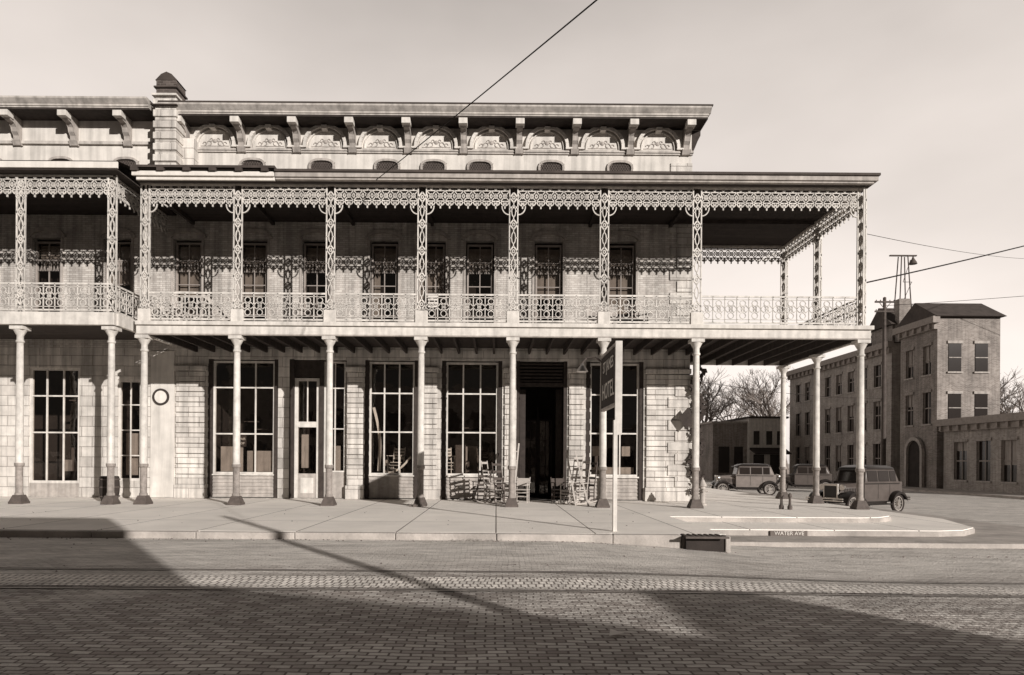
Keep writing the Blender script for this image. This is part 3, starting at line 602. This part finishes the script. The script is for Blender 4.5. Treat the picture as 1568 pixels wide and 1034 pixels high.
# ---------------------------------------------------------------- cars
def car(name,loc,rot,body,sc=1):
    c=G(name,loc,rot,sc)
    w=.64
    lowb=c('lower_body',body,.04,True);lowb.ext_xz([(-1.5,.5),(-1.6,.62),(-1.67,.85),(-1.66,1.15),(.5,1.15),(.5,.5)],-w,w)
    cab=c('cabin',body,.05,True);wt=.57
    def loft(b,p0,p1):
        n=len(p0);b.add([(x,y,1.152) for x,y in p0]+[(x,y,1.66) for x,y in p1],[tuple(range(n-1,-1,-1)),tuple(range(n,2*n))]+[(i,(i+1)%n,n+(i+1)%n,n+i) for i in range(n)])
    loft(cab,[(-1.65,-w+.12),(-1.54,-w),(.49,-w),(.49,w),(-1.54,w),(-1.65,w-.12)],[(-1.46,-wt+.16),(-1.32,-wt),(.37,-wt),(.37,wt),(-1.32,wt),(-1.46,wt-.16)])
    rf_=c('roof',M_cblack,.03,True)
    ring=lambda x0,x1,yy,z:[(x0,-yy+.16,z),(x0+.16,-yy,z),(x1-.1,-yy,z),(x1,-yy+.08,z),(x1,yy-.08,z),(x1-.1,yy,z),(x0+.16,yy,z),(x0,yy-.16,z)]
    rr=ring(-1.48,.45,.58,1.661)+ring(-1.45,.43,.56,1.72)+ring(-1.26,.22,.46,1.80)+ring(-.9,-.1,.28,1.825)
    rf_.add(rr,[tuple(range(7,-1,-1)),tuple(range(24,32))]+[(k*8+i,k*8+(i+1)%8,(k+1)*8+(i+1)%8,(k+1)*8+i) for k in range(3) for i in range(8)])
    hd=c('hood',body,.04,True)
    hv=[(.502,-.5,.6),(.502,.5,.6),(.502,.5,1.0),(.502,.32,1.15),(.502,-.32,1.15),(.502,-.5,1.0),(1.5,-.3,.6),(1.5,.3,.6),(1.5,.3,.97),(1.5,.18,1.08),(1.5,-.18,1.08),(1.5,-.3,.97)]
    hd.add(hv,[(0,5,4,3,2,1),(6,7,8,9,10,11)]+[(i,(i+1)%6,6+(i+1)%6,6+i) for i in range(6)])
    lv=c('hood_louvers',M_cblack)
    for i in range(9):
        x=.7+i*.07;yy=.5-.2*(x-.5)+.004
        for sy in(-1,1): lv.box(x,x+.02,sy*yy-.008,sy*yy+.008,.72,.95)
    rd=c('radiator_shell',M_chrome,.02);rd.box(1.501,1.58,-.31,.31,.55,1.12);c('radiator_core',M_cblack).box(1.575,1.586,-.25,.25,.6,1.04)
    gw=c('windows',M_cglass);wf=c('window_surrounds',M_cblack)
    ys_=lambda z:w-(w-wt)*(z-1.152)/.508
    for sy in(-1,1):
        for a,b_ in((-1.32,-1.0),(-.9,-.32),(-.22,.32)):
            for bb,e,zz0,zz1,gx in((wf,.004,1.2,1.61,.03),(gw,.009,1.23,1.58,0)):
                bb.quad((a-gx,sy*(ys_(zz0)+e),zz0),(b_+gx,sy*(ys_(zz0)+e),zz0),(b_+gx,sy*(ys_(zz1)+e),zz1),(a-gx,sy*(ys_(zz1)+e),zz1))
        wf.box(-.96,-.945,sy*w-.004,sy*w+.004,.56,1.14);wf.box(-.27,-.255,sy*w-.004,sy*w+.004,.56,1.14)
        c('belt_moulding',M_cblack).box(-1.54,.5,sy*(w+.008)-.008,sy*(w+.008)+.008,1.1,1.14)
    gw.quad((.491,-.5,1.2),(.491,.5,1.2),(.405,.47,1.6),(.405,-.47,1.6))
    gw.quad((-1.645,-.28,1.22),(-1.54,-.28,1.5),(-1.54,.28,1.5),(-1.645,.28,1.22))
    c('sun_visor',M_cblack,.01).box(.40,.58,-.52,.52,1.62,1.66)
    ch=c('chassis',M_cblack,.01);ch.box(-1.7,1.5,-.42,.42,.4,.55)
    fd=c('fenders',M_cblack,0,True)
    def fender(pts,y0,y1):
        n=len(pts);vs=[]
        for x,z in pts: vs+= [(x,y0,z-.06),(x,y0,z-.0),(x,(y0+y1)/2,z+.035),(x,y1,z),(x,y1,z-.09)]
        fs=[]
        for i in range(n-1):
            for j in range(4): fs.append((i*5+j,i*5+j+1,(i+1)*5+j+1,(i+1)*5+j))
        fd.add(vs,fs)
    fxw,rxw=1.3,-1.32
    for sy in(-1,1):
        pf_=[(fxw+.47*math.cos(math.radians(a)),.36+.47*math.sin(math.radians(a))) for a in range(10,131,12)]+[(.82,.62),(.62,.45),(.5,.36)]
        fender(pf_,sy*.42,sy*.84)
        pr_=[(rxw+.46*math.cos(math.radians(a)),.36+.46*math.sin(math.radians(a))) for a in range(10,176,12)]
        fender(pr_,sy*.58,sy*.84)
        c('running_boards',M_cblack,.01).box(-.88,.6,min(sy*.58,sy*.84),max(sy*.58,sy*.84),.33,.37)
        c('splash_apron',M_cblack).box(-.88,.6,min(sy*.56,sy*.58),max(sy*.56,sy*.58),.37,.5)
        hl=c('headlamps',M_chrome,0,True);hl.lathe((1.45,sy*.42,.98),[(.03,-.12),(.1,-.05),(.12,.02),(.125,.06),(.11,.075)],14,'x')
        for wx in(fxw,rxw):
            ty=c('tires',M_tire,0,True);rim=c('wheel_rims',M_trimgrey,0)
            yy=sy*.71;R_=.37
            prof=[(R_-.09,-.05),(R_-.03,-.062),(R_,-.03),(R_,.03),(R_-.03,.062),(R_-.09,.05)]
            N_=24;vs=[];fs_=[]
            for k,(r,o_) in enumerate(prof):
                for i in range(N_):
                    an=2*math.pi*i/N_;vs.append((wx+r*math.cos(an),yy+o_,.36+r*math.sin(an)))
            for k in range(6):
                for i in range(N_): fs_.append((k*N_+i,k*N_+(i+1)%N_,((k+1)%6)*N_+(i+1)%N_,((k+1)%6)*N_+i))
            ty.add(vs,fs_)
            rim.stroke(circ(wx,.36,.265,.265,18),(0,yy,0),(1,0,0),.03,.07,(0,1,0))
            for i in range(12):
                an=i*math.pi/6;rim.beam((wx,yy,.36),(wx+.26*math.cos(an),yy,.36+.26*math.sin(an)),.02,.02)
            c('hubcaps',M_chrome,0,True).lathe((wx,yy,.36),[(.09,-.06),(.09,.06)],12,'y')
    sp=c('spare_tire',M_tire,0,True);sp.lathe((-1.86,0,.82),[(.2,0),(.33,0.0),(.36,.04),(.36,.1),(.33,.14),(.2,.14)],22,'x')
    bm=c('bumpers',M_chrome,.01)
    for z in(.48,.56): bm.box(1.92,1.95,-.78,.78,z,z+.045);bm.box(-2.05,-2.02,-.78,.78,z,z+.045)
    for sy in(-.35,.35): bm.box(1.58,1.92,sy-.02,sy+.02,.5,.54);bm.box(-2.02,-1.68,sy-.02,sy+.02,.5,.54)
    return c.done()
car('parked_car',(P3(1314,26.0),26.0,gh(14,26.0)),rad(180+27),M_cbody)
car('parked_car',(P3(1138,40),40,gh(15,40)),rad(173),M_cbody2)
car('parked_car',(P3(1228,45),45,gh(20,45)),rad(165),M_cbody)
for i,(x,Y) in enumerate(((1197,20.6),(1210,20.4))):
    q_=G('iron_hitching_post',(P3(x,Y)+.0,Y,0));q_('shaft',M_irondk,0,True).lathe((0,0,0),[(.07,0),(.07,.1),(.04,.14),(.035,.35),(.06,.4),(.05,.46),(.01,.5)],12);q_.done()
q_=G('fire_hydrant',(P3(1076,22.2),22.2,0));hh=q_('barrel',M_trimgrey,0,True);hh.lathe((0,0,0),[(.14,0),(.14,.05),(.09,.07),(.09,.6),(.13,.62),(.13,.67),(.1,.72),(.06,.82),(.025,.85),(.025,.9)],14)
hh.lathe((0,0,.48),[(.05,-.17),(.05,.17)],10,'x');hh.lathe((0,0,.48),[(.06,-.19),(.06,0)],10,'y');q_.done()
# ---------------------------------------------------------------- background buildings
def facade_x(g_,X,ya,yb,z0,z1,mwall,rows,pitch,ww,dep=12):
    w=g_('walls',mwall)
    ops=[]
    n=int((yb-ya)/pitch);off=(yb-ya-n*pitch)/2
    for r0,r1 in rows:
        for i in range(n):
            c_=ya+off+pitch*(i+.5);ops.append((c_-ww/2,c_+ww/2,r0,r1))
    Ys=sorted({ya,yb}|{o[0] for o in ops}|{o[1] for o in ops});Z=sorted({z0,z1}|{o[2] for o in ops}|{o[3] for o in ops})
    for i in range(len(Ys)-1):
        for j in range(len(Z)-1):
            cy=(Ys[i]+Ys[i+1])/2;cz=(Z[j]+Z[j+1])/2
            if any(o[0]<cy<o[1] and o[2]<cz<o[3] for o in ops): continue
            w.quad((X,Ys[i],Z[j]),(X,Ys[i],Z[j+1]),(X,Ys[i+1],Z[j+1]),(X,Ys[i+1],Z[j]))
    fr_=g_('window_trim',M_trimgrey);gg=g_('window_panes',M_cglass);fd=g_('sashes',M_sash);sh=g_('roller_shades',M_curtain)
    for a,b_,c_,d_ in ops:
        w.quad((X,a,c_),(X+.25,a,c_),(X+.25,a,d_),(X,a,d_));w.quad((X,b_,c_),(X+.25,b_,c_),(X+.25,b_,d_),(X,b_,d_));w.quad((X,a,d_),(X+.25,a,d_),(X+.25,b_,d_),(X,b_,d_))
        gg.quad((X+.2,a,c_),(X+.2,b_,c_),(X+.2,b_,d_),(X+.2,a,d_))
        if R()<.5:
            zz=d_-(d_-c_)*(.15+R()*.5);sh.quad((X+.19,a,zz),(X+.19,b_,zz),(X+.19,b_,d_),(X+.19,a,d_))
        fr_.box(X-.08,X+.2,a-.1,b_+.1,c_-.12,c_-.005);w.box(X-.07,X-.002,a-.12,b_+.12,d_+.005,d_+.2)
        m_=(c_+d_)/2;fd.box(X+.12,X+.18,a,b_,m_-.04,m_+.04);mm=(a+b_)/2;fd.box(X+.13,X+.17,mm-.03,mm+.03,c_,d_)
        fd.box(X+.12,X+.18,a,a+.06,c_,d_);fd.box(X+.12,X+.18,b_-.06,b_,c_,d_)
    w.quad((X,ya,z0),(X+dep,ya,z0),(X+dep,ya,z1),(X,ya,z1));w.quad((X,yb,z0),(X,yb,z1),(X+dep,yb,z1),(X+dep,yb,z0));w.quad((X+dep,ya,z0),(X+dep,yb,z0),(X+dep,yb,z1),(X+dep,ya,z1))
    g_('roof',M_roof).box(X+.0,X+dep,ya,yb,z1,z1+.1)
    k=g_('cornice',M_sash);k.box(X-.5,X+.0-.002,ya-.3,yb+.3,z1-.35,z1+.12);k.box(X-.25,X-.002,ya,yb,z1-.75,z1-.36)
    y=ya+.3
    while y<yb: k.box(X-.42,X-.25,y,y+.2,z1-.7,z1-.36);y+=.9
C=G('brick_warehouse_building');facade_x(C,31.5,54.2,73,-1,11,M_brickmid,[(.6,3.0),(4.2,6.5),(7.7,9.5)],2.1,1.05,7)
hb=C('roof_dormer',M_brickdk);hb.box(32,36,55,58,11.1,12.6);C('dormer_roof',M_roof).ext_yz([(54.6,12.6),(58.4,12.6),(56.5,14.3)],31.7,37)
hb.box(33,33.9,61,61.9,11.1,13.4);hb.box(32.2,33.1,54.4,55,11.1,14.6)
C('dormer_window',M_trim).box(32.4,35.4,54.96,54.99,11.3,12.3);C('dormer_pane',M_cglass).box(33.4,34.2,54.93,54.955,11.4,12.2)
C.done()
D=G('corner_brick_building');facade_x(D,31.5,48.6,53,-1,11.8,M_brickdk,[(4.3,6.6),(7.9,10.0)],2.1,.95,4.5)
dd=D('roof_gable',M_roof);dd.ext_yz([(48.2,11.91),(53.3,11.91),(50.8,13.4)],31.2,36.2)
ae=D('arched_entrance',M_trimgrey);ao=D('entrance_doors',M_dark)
for cy in(50.9,):
    ae.stroke([(.95*math.cos(math.pi*k/12),2.3+.95*math.sin(math.pi*k/12)) for k in range(13)],(31.3,cy,0),(0,1,0),.25,.2,(1,0,0))
    ae.box(31.2,31.42,cy-1.08,cy-.83,-.5,2.3);ae.box(31.2,31.42,cy+.83,cy+1.08,-.5,2.3)
    n=12;ao.add([(31.38,cy-.83,-.5),(31.38,cy+.83,-.5)]+[(31.38,cy+.83*math.cos(math.pi*k/n),2.3+.83*math.sin(math.pi*k/n)) for k in range(n+1)],[tuple(range(n+3))])
dw=D('end_windows',M_cglass);dt_=D('end_window_trim',M_trimgrey)
for x in(32.3,34.2):
    for z in(4.4,8.0):
        dw.box(x,x+.9,48.56,48.59,z,z+2);dt_.box(x-.1,x+1.0,48.48,48.59,z-.12,z-.005);dt_.box(x-.1,x+1.0,48.5,48.59,z+2.005,z+2.2);dt_.box(x,x+.9,48.53,48.558,z+.97,z+1.03)
D.done()
E=G('corner_shop_building');facade_x(E,31.8,36,48.3,-1,4.4,M_brickmid,[(.3,2.9)],2.2,1.3,7);E.done()
fs_=G('far_pavement');fs_('slab',M_curb).box(28.6,31.49,30,75,-.9,gh(30,50)+.13);fs_.done()
E=G('low_brick_building')
e=E('front_wall',M_brickdk);e.box(22.3,25.8,70,80,-1,5.4)
e2=E('white_wing',M_trim);e2.box(25.83,29.6,69.5,80,-1,5.9)
ew=E('openings',M_cglass);ew.box(22.9,24.0,69.97,69.99,.3,3);ew.box(24.5,25.4,69.97,69.99,.3,3)
for x in(26.3,27.6,28.7): ew.box(x,x+.6,69.47,69.49,3.2,4.6)
for x in(26.3,28.0): ew.box(x,x+1.1,69.47,69.49,-.3,2.2)
E('parapet',M_trimgrey).box(22.1,25.82,69.8,80.1,5.41,5.6);E('awning',M_darkwood).ext_yz([(69.49,2.9),(67.8,2.3),(67.8,2.2),(69.49,2.7)],25.9,29.5)
E('wing_parapet',M_roof).box(25.7,29.8,69.3,80.1,5.91,6.1)
E.done()
E=G('distant_hall_building');e=E('hall',M_brickmid);e.box(12,20,84,96,-1,4.6);E('hall_roof',M_roof).ext_yz([(83.5,4.6),(96.5,4.6),(90,7)],11.5,20.5);ew=E('hall_windows',M_cglass)
for i in range(4): ew.box(12.8+i*1.8,13.7+i*1.8,83.97,83.99,1,3)
E.done()
def upole(name,x,y,z,h,r,arms=2):
    q=G(name,(x,y,z));q('shaft',M_pole,0,True).lathe((0,0,0),[(r,0),(r*.9,h*.4),(r*.65,h),(.01,h+.05)],10)
    a=q('crossarms',M_pole)
    for i in range(arms):
        zz=h-.4-i*.7;a.box(-.75,.75,-.12,-.02,zz,zz+.12)
        for k in(-.65,-.35,.35,.65): q('insulators',M_cglass).lathe((k,-.07,zz+.12),[(.03,0),(.035,.06),(.02,.1)],8)
    if arms: a.beam((-.4,-.06,h-.4),(0,-.06,h-.9),.04,.03);a.beam((.4,-.06,h-.4),(0,-.06,h-.9),.04,.03)
    return q.done()
upole('utility_pole',28.5,50,-.5,14.1,.17)
upole('utility_pole',7.85,-4,-.13,6.9,.14,0)
lt=G('light_tower',(36.4,61,-.5));l_=lt('lattice_legs',M_pole)
for sy in(-.5,.5):
    for sx in(-1,1): l_.tube((sx*1.3,sy*2,0),(sx*.28,sy*.5,20.5),.06,.05,6)
for i in range(9):
    z=2+i*2;a=1.3-1.02*z/20.5;z2=z+2;b_=1.3-1.02*z2/20.5
    l_.tube((-a,-.7,z),(b_,-.6,z2),.025,.025,5);l_.tube((-a,-.7,z),(a,-.7,z),.025,.025,5)
l_.box(-1.2,1.2,-.1,.1,20.5,20.6)
lt('bell_lamp',M_irondk,0,True).lathe((.9,0,19.8),[(.35,0),(.28,.2),(.1,.5),(.04,.7)],12)
lt.done()
M_wire=mat('wire_rubber',.02)
def wire(name,p,q,r,sag=0,n=24,m=M_wire):
    b=B();p=Vector(p);q=Vector(q);pts=[p.lerp(q,i/n)-Vector((0,0,sag*4*(i/n)*(1-i/n))) for i in range(n+1)]
    for i in range(n): b.tube(pts[i],pts[i+1],r,r,6,False)
    b.obj(name,m)
wire('overhead_cable',(P3(573,20.35),20.35,HC+(705-277)*20.35/F),(7.85,-4,5.9),.013,.10,60)
wire('overhead_wire',(11.34,21,HC+(705-427)/50),(45,40,18.5),.022,.3)
wire('overhead_wire',(11.3,21,HC+(705-350)/50),(36,45,15),.009,.2)
wire('overhead_wire',(7.5,30,5.2),(28.5,50,6.2),.012,.3)
wire('overhead_wire',(28.5,50,13.0),(60,30,13.2),.015,.5)
# ---------------------------------------------------------------- trees
def tree_mesh(seed,h=10,depth=6,spread=.55):
    rnd=random.Random(seed);b=B()
    def br(p,d,l,r,k):
        n=3 if k<3 else 2;q=p
        for i in range(n):
            d=(d+Vector((rnd.uniform(-.16,.16),rnd.uniform(-.16,.16),rnd.uniform(-.05,.14)))).normalized()
            q2=q+d*l/n;b.tube(q,q2,r*(1-.3*i/n),r*(1-.3*(i+1)/n),6 if k<2 else 3,False);q=q2
            if k>=1 and k<depth and rnd.random()<.55:
                s=(d+Vector((rnd.uniform(-1,1),rnd.uniform(-1,1),rnd.uniform(-.1,.7)))*.9).normalized();br(q,s,l*.55,r*.45,k+2)
        if k>=depth: return
        for i in range(rnd.choice((2,3,3)) if k<depth-1 else 3):
            s=(d+Vector((rnd.uniform(-1,1),rnd.uniform(-1,1),rnd.uniform(-.35,.6)))*spread*1.5).normalized()
            br(q,s,l*rnd.uniform(.62,.82),max(.01,r*.6),k+1)
    br(Vector((0,0,-.3)),Vector((0,0,1)),h*.27,h*.022,0)
    m=bpy.data.meshes.new('tree_branches');m.from_pydata(b.v,[],b.f);m.update();m.materials.append(M_bark);return m
TM=[tree_mesh(s) for s in(1,2,3)]
def tree(x,Y,sc,i,name='bare_tree',parent=None):
    o=bpy.data.objects.new(name,TM[i%3]);scene.collection.objects.link(o);o.location=(x,Y,gh(x,Y));o.scale=(sc,sc,sc);o.rotation_euler=(0,0,i*1.7)
    if parent:o.parent=parent
tree(P3(1178,82),82,1.65,0);tree(P3(1090,75),75,1.45,1);tree(P3(1135,95),95,1.6,2);tree(P3(1205,88),88,1.6,4);tree(P3(1060,90),90,1.5,5);tree(P3(1110,100),100,1.6,3)
tree(P3(1515,68),68,1.35,1);tree(P3(1560,62),62,1.2,3);tree(P3(1600,75),75,1.5,2)
dt=bpy.data.objects.new('distant_trees',None);scene.collection.objects.link(dt)
for i in range(46):
    tree(-70+i*6+R()*4,105+R()*30,1.0+R()*.5,i,'tree_%d'%i,dt)
# ---------------------------------------------------------------- buildings across the street (behind the viewer)
def store(name,x0,x1,zl,zr_,m,dep=10,yf=-6):
    s=G(name);w=s('walls',m)
    w.add([(x0,yf,-.3),(x1,yf,-.3),(x1,yf,zr_),(x0,yf,zl),(x0,yf-dep,-.3),(x1,yf-dep,-.3),(x1,yf-dep,zr_-.5),(x0,yf-dep,zl-.5)],[(0,1,2,3),(4,7,6,5),(0,4,5,1),(3,2,6,7),(0,3,7,4),(1,5,6,2)])
    n=max(1,int((x1-x0)/2.2));p=(x1-x0)/n;gg=s('shop_windows',M_cglass);ff=s('frames',M_trimgrey)
    for i in range(n):
        a=x0+p*i+.3;b_=x0+p*(i+1)-.3;gg.box(a,b_,yf+.002,yf+.03,.5,2.6)
        ff.box(a-.1,b_+.1,yf+.002,yf+.12,2.605,2.8);ff.box(a-.1,b_+.1,yf+.002,yf+.1,.35,.495);ff.box((a+b_)/2-.03,(a+b_)/2+.03,yf+.03,yf+.06,.5,2.6)
        if zl>5.5: gg.box(a+.2,b_-.2,yf+.002,yf+.03,3.5,5.3);ff.box(a+.1,b_-.1,yf+.002,yf+.1,5.305,5.45)
    s.done()
store('brick_store_building',-34,6.35,7.2,7.2,M_brickdk)
store('brick_shop_building',6.4,10.0,4.55,3.95,M_brickdk)
store('frame_shop_building',10.05,11.5,3.85,3.6,M_brickdk)
store('small_brick_building',11.62,12.95,4.5,4.5,M_brickdk)
store('brick_garage_building',13.0,40,3.8,3.8,M_brickdk)
G_=G('far_sidewalk');G_('slab',M_curb).box(-40,40,-7,-3.2,-.4,0);G_.done()
lt=G('street_litter')
l_=lt('paper_scraps',M_white);l2=lt('dirt_clods',M_bark)
l_.add([(1.0,5.95,-.11),(1.13,5.97,-.09),(1.15,6.05,-.11),(1.03,6.08,-.08)],[(0,1,2,3)]);l_.add([(1.17,6.0,-.12),(1.22,5.98,-.1),(1.24,6.05,-.12)],[(0,1,2)])
for i in range(420):
    x=-12+R()*24;y=13.05-abs(random.gauss(0,.12)) if i<250 else 9+R()*10
    if y>13.3: 
        if x>4.3: continue
        z=.001
    else: z=gh(x,y)
    s_=.006+R()*.02
    l2.add([(x-s_,y,z),(x+s_,y-s_,z),(x,y+s_,z),(x,y,z+s_*.8)],[(0,1,3),(1,2,3),(2,0,3)])
for i in range(14):
    x=-.5+random.gauss(0,.25);y=12.9+R()*.15;s_=.03+R()*.03;z=-.12
    l_.add([(x-s_,y,z),(x+s_,y-s_,z+.02),(x+s_*.5,y+s_,z+.03)],[(0,1,2)])
for i in range(10):
    x=-2.45+random.gauss(0,.15);y=20.4+R()*.2;s_=.04
    l2.add([(x-s_,y,.002),(x+s_,y-s_,.002),(x,y+s_,.002),(x,y,s_*2.2)],[(0,1,3),(1,2,3),(2,0,3)])
lt.done()
# ---------------------------------------------------------------- light
el=math.radians(15);az=Vector((-.575,.818,0)).normalized()
d=Vector((az.x*math.cos(el),az.y*math.cos(el),-math.sin(el)))
sun=bpy.data.lights.new('sun','SUN');sun.energy=5;sun.angle=math.radians(.5);sun.color=(1,.95,.9)
so_=bpy.data.objects.new('sun',sun);scene.collection.objects.link(so_);so_.rotation_euler=d.to_track_quat('-Z','Y').to_euler();so_.location=(20,-30,30)
w=bpy.data.worlds.new('World');scene.world=w;w.use_nodes=True;N=w.node_tree.nodes;L=w.node_tree.links
bg=N['Background'];bg.inputs[1].default_value=.1
sk=N.new('ShaderNodeTexSky');sk.sky_type='NISHITA';sk.sun_disc=False;sk.sun_elevation=el;sk.sun_rotation=math.atan2(-az.x,-az.y);sk.dust_density=2
bw=N.new('ShaderNodeRGBToBW');L.new(sk.outputs[0],bw.inputs[0])
pw=N.new('ShaderNodeMath');pw.operation='POWER';pw.inputs[1].default_value=.12;L.new(bw.outputs[0],pw.inputs[0])
tc=N.new('ShaderNodeTexCoord');sp=N.new('ShaderNodeSeparateXYZ');L.new(tc.outputs['Generated'],sp.inputs[0])
cr=N.new('ShaderNodeValToRGB');L.new(sp.outputs[2],cr.inputs[0])
E_=cr.color_ramp.elements;E_[0].position=0;E_[0].color=(.92,.92,.92,1);E_[1].position=1;E_[1].color=(.25,.25,.25,1)
for p,c in((.15,.88),(.3,.79),(.5,.68),(.6,.48),(.75,.26)):
    e=E_.new(p);e.color=(c,c,c,1)
mp=N.new('ShaderNodeMapping');mp.inputs['Scale'].default_value=(1.2,1.2,2.6);L.new(tc.outputs['Generated'],mp.inputs[0])
cn=N.new('ShaderNodeTexNoise');cn.inputs['Scale'].default_value=1.6;cn.inputs['Detail'].default_value=5;cn.inputs['Roughness'].default_value=.45;L.new(mp.outputs[0],cn.inputs['Vector'])
cm=N.new('ShaderNodeMapRange');cm.inputs[1].default_value=.35;cm.inputs[2].default_value=.65;cm.inputs[3].default_value=.86;cm.inputs[4].default_value=1.1;L.new(cn.outputs[0],cm.inputs[0])
ym=N.new('ShaderNodeMapRange');ym.interpolation_type='SMOOTHSTEP';ym.inputs[1].default_value=-.45;ym.inputs[2].default_value=.35;ym.inputs[3].default_value=.06;ym.inputs[4].default_value=1;L.new(sp.outputs[1],ym.inputs[0])
def mul(a,b,):
    m=N.new('ShaderNodeMath');m.operation='MULTIPLY'
    for i,s in enumerate((a,b)):
        if isinstance(s,(int,float)): m.inputs[i].default_value=s
        else: L.new(s,m.inputs[i])
    return m.outputs[0]
v=mul(mul(mul(mul(cr.outputs[0],pw.outputs[0]),cm.outputs[0]),ym.outputs[0]),10.0)
tn=N.new('ShaderNodeMix');tn.data_type='RGBA';tn.blend_type='MULTIPLY';tn.inputs[0].default_value=1;tn.inputs[6].default_value=(1,.905,.84,1);L.new(v,tn.inputs[7]);L.new(tn.outputs[2],bg.inputs[0])
# ---------------------------------------------------------------- camera
cam=bpy.data.cameras.new('camera');co_=bpy.data.objects.new('camera',cam);scene.collection.objects.link(co_);scene.camera=co_
cam.sensor_width=36;cam.lens=F/1568*36;cam.shift_x=(784-VX)/1568;cam.shift_y=(HY-517)/1568;cam.clip_end=3000
co_.matrix_world=Matrix.Translation((0,0,HC))@Matrix.Rotation(math.pi/2,4,'X')@Matrix.Rotation(math.radians(.4),4,'Z')
scene.view_settings.view_transform='Standard';scene.view_settings.look='None';scene.view_settings.exposure=0
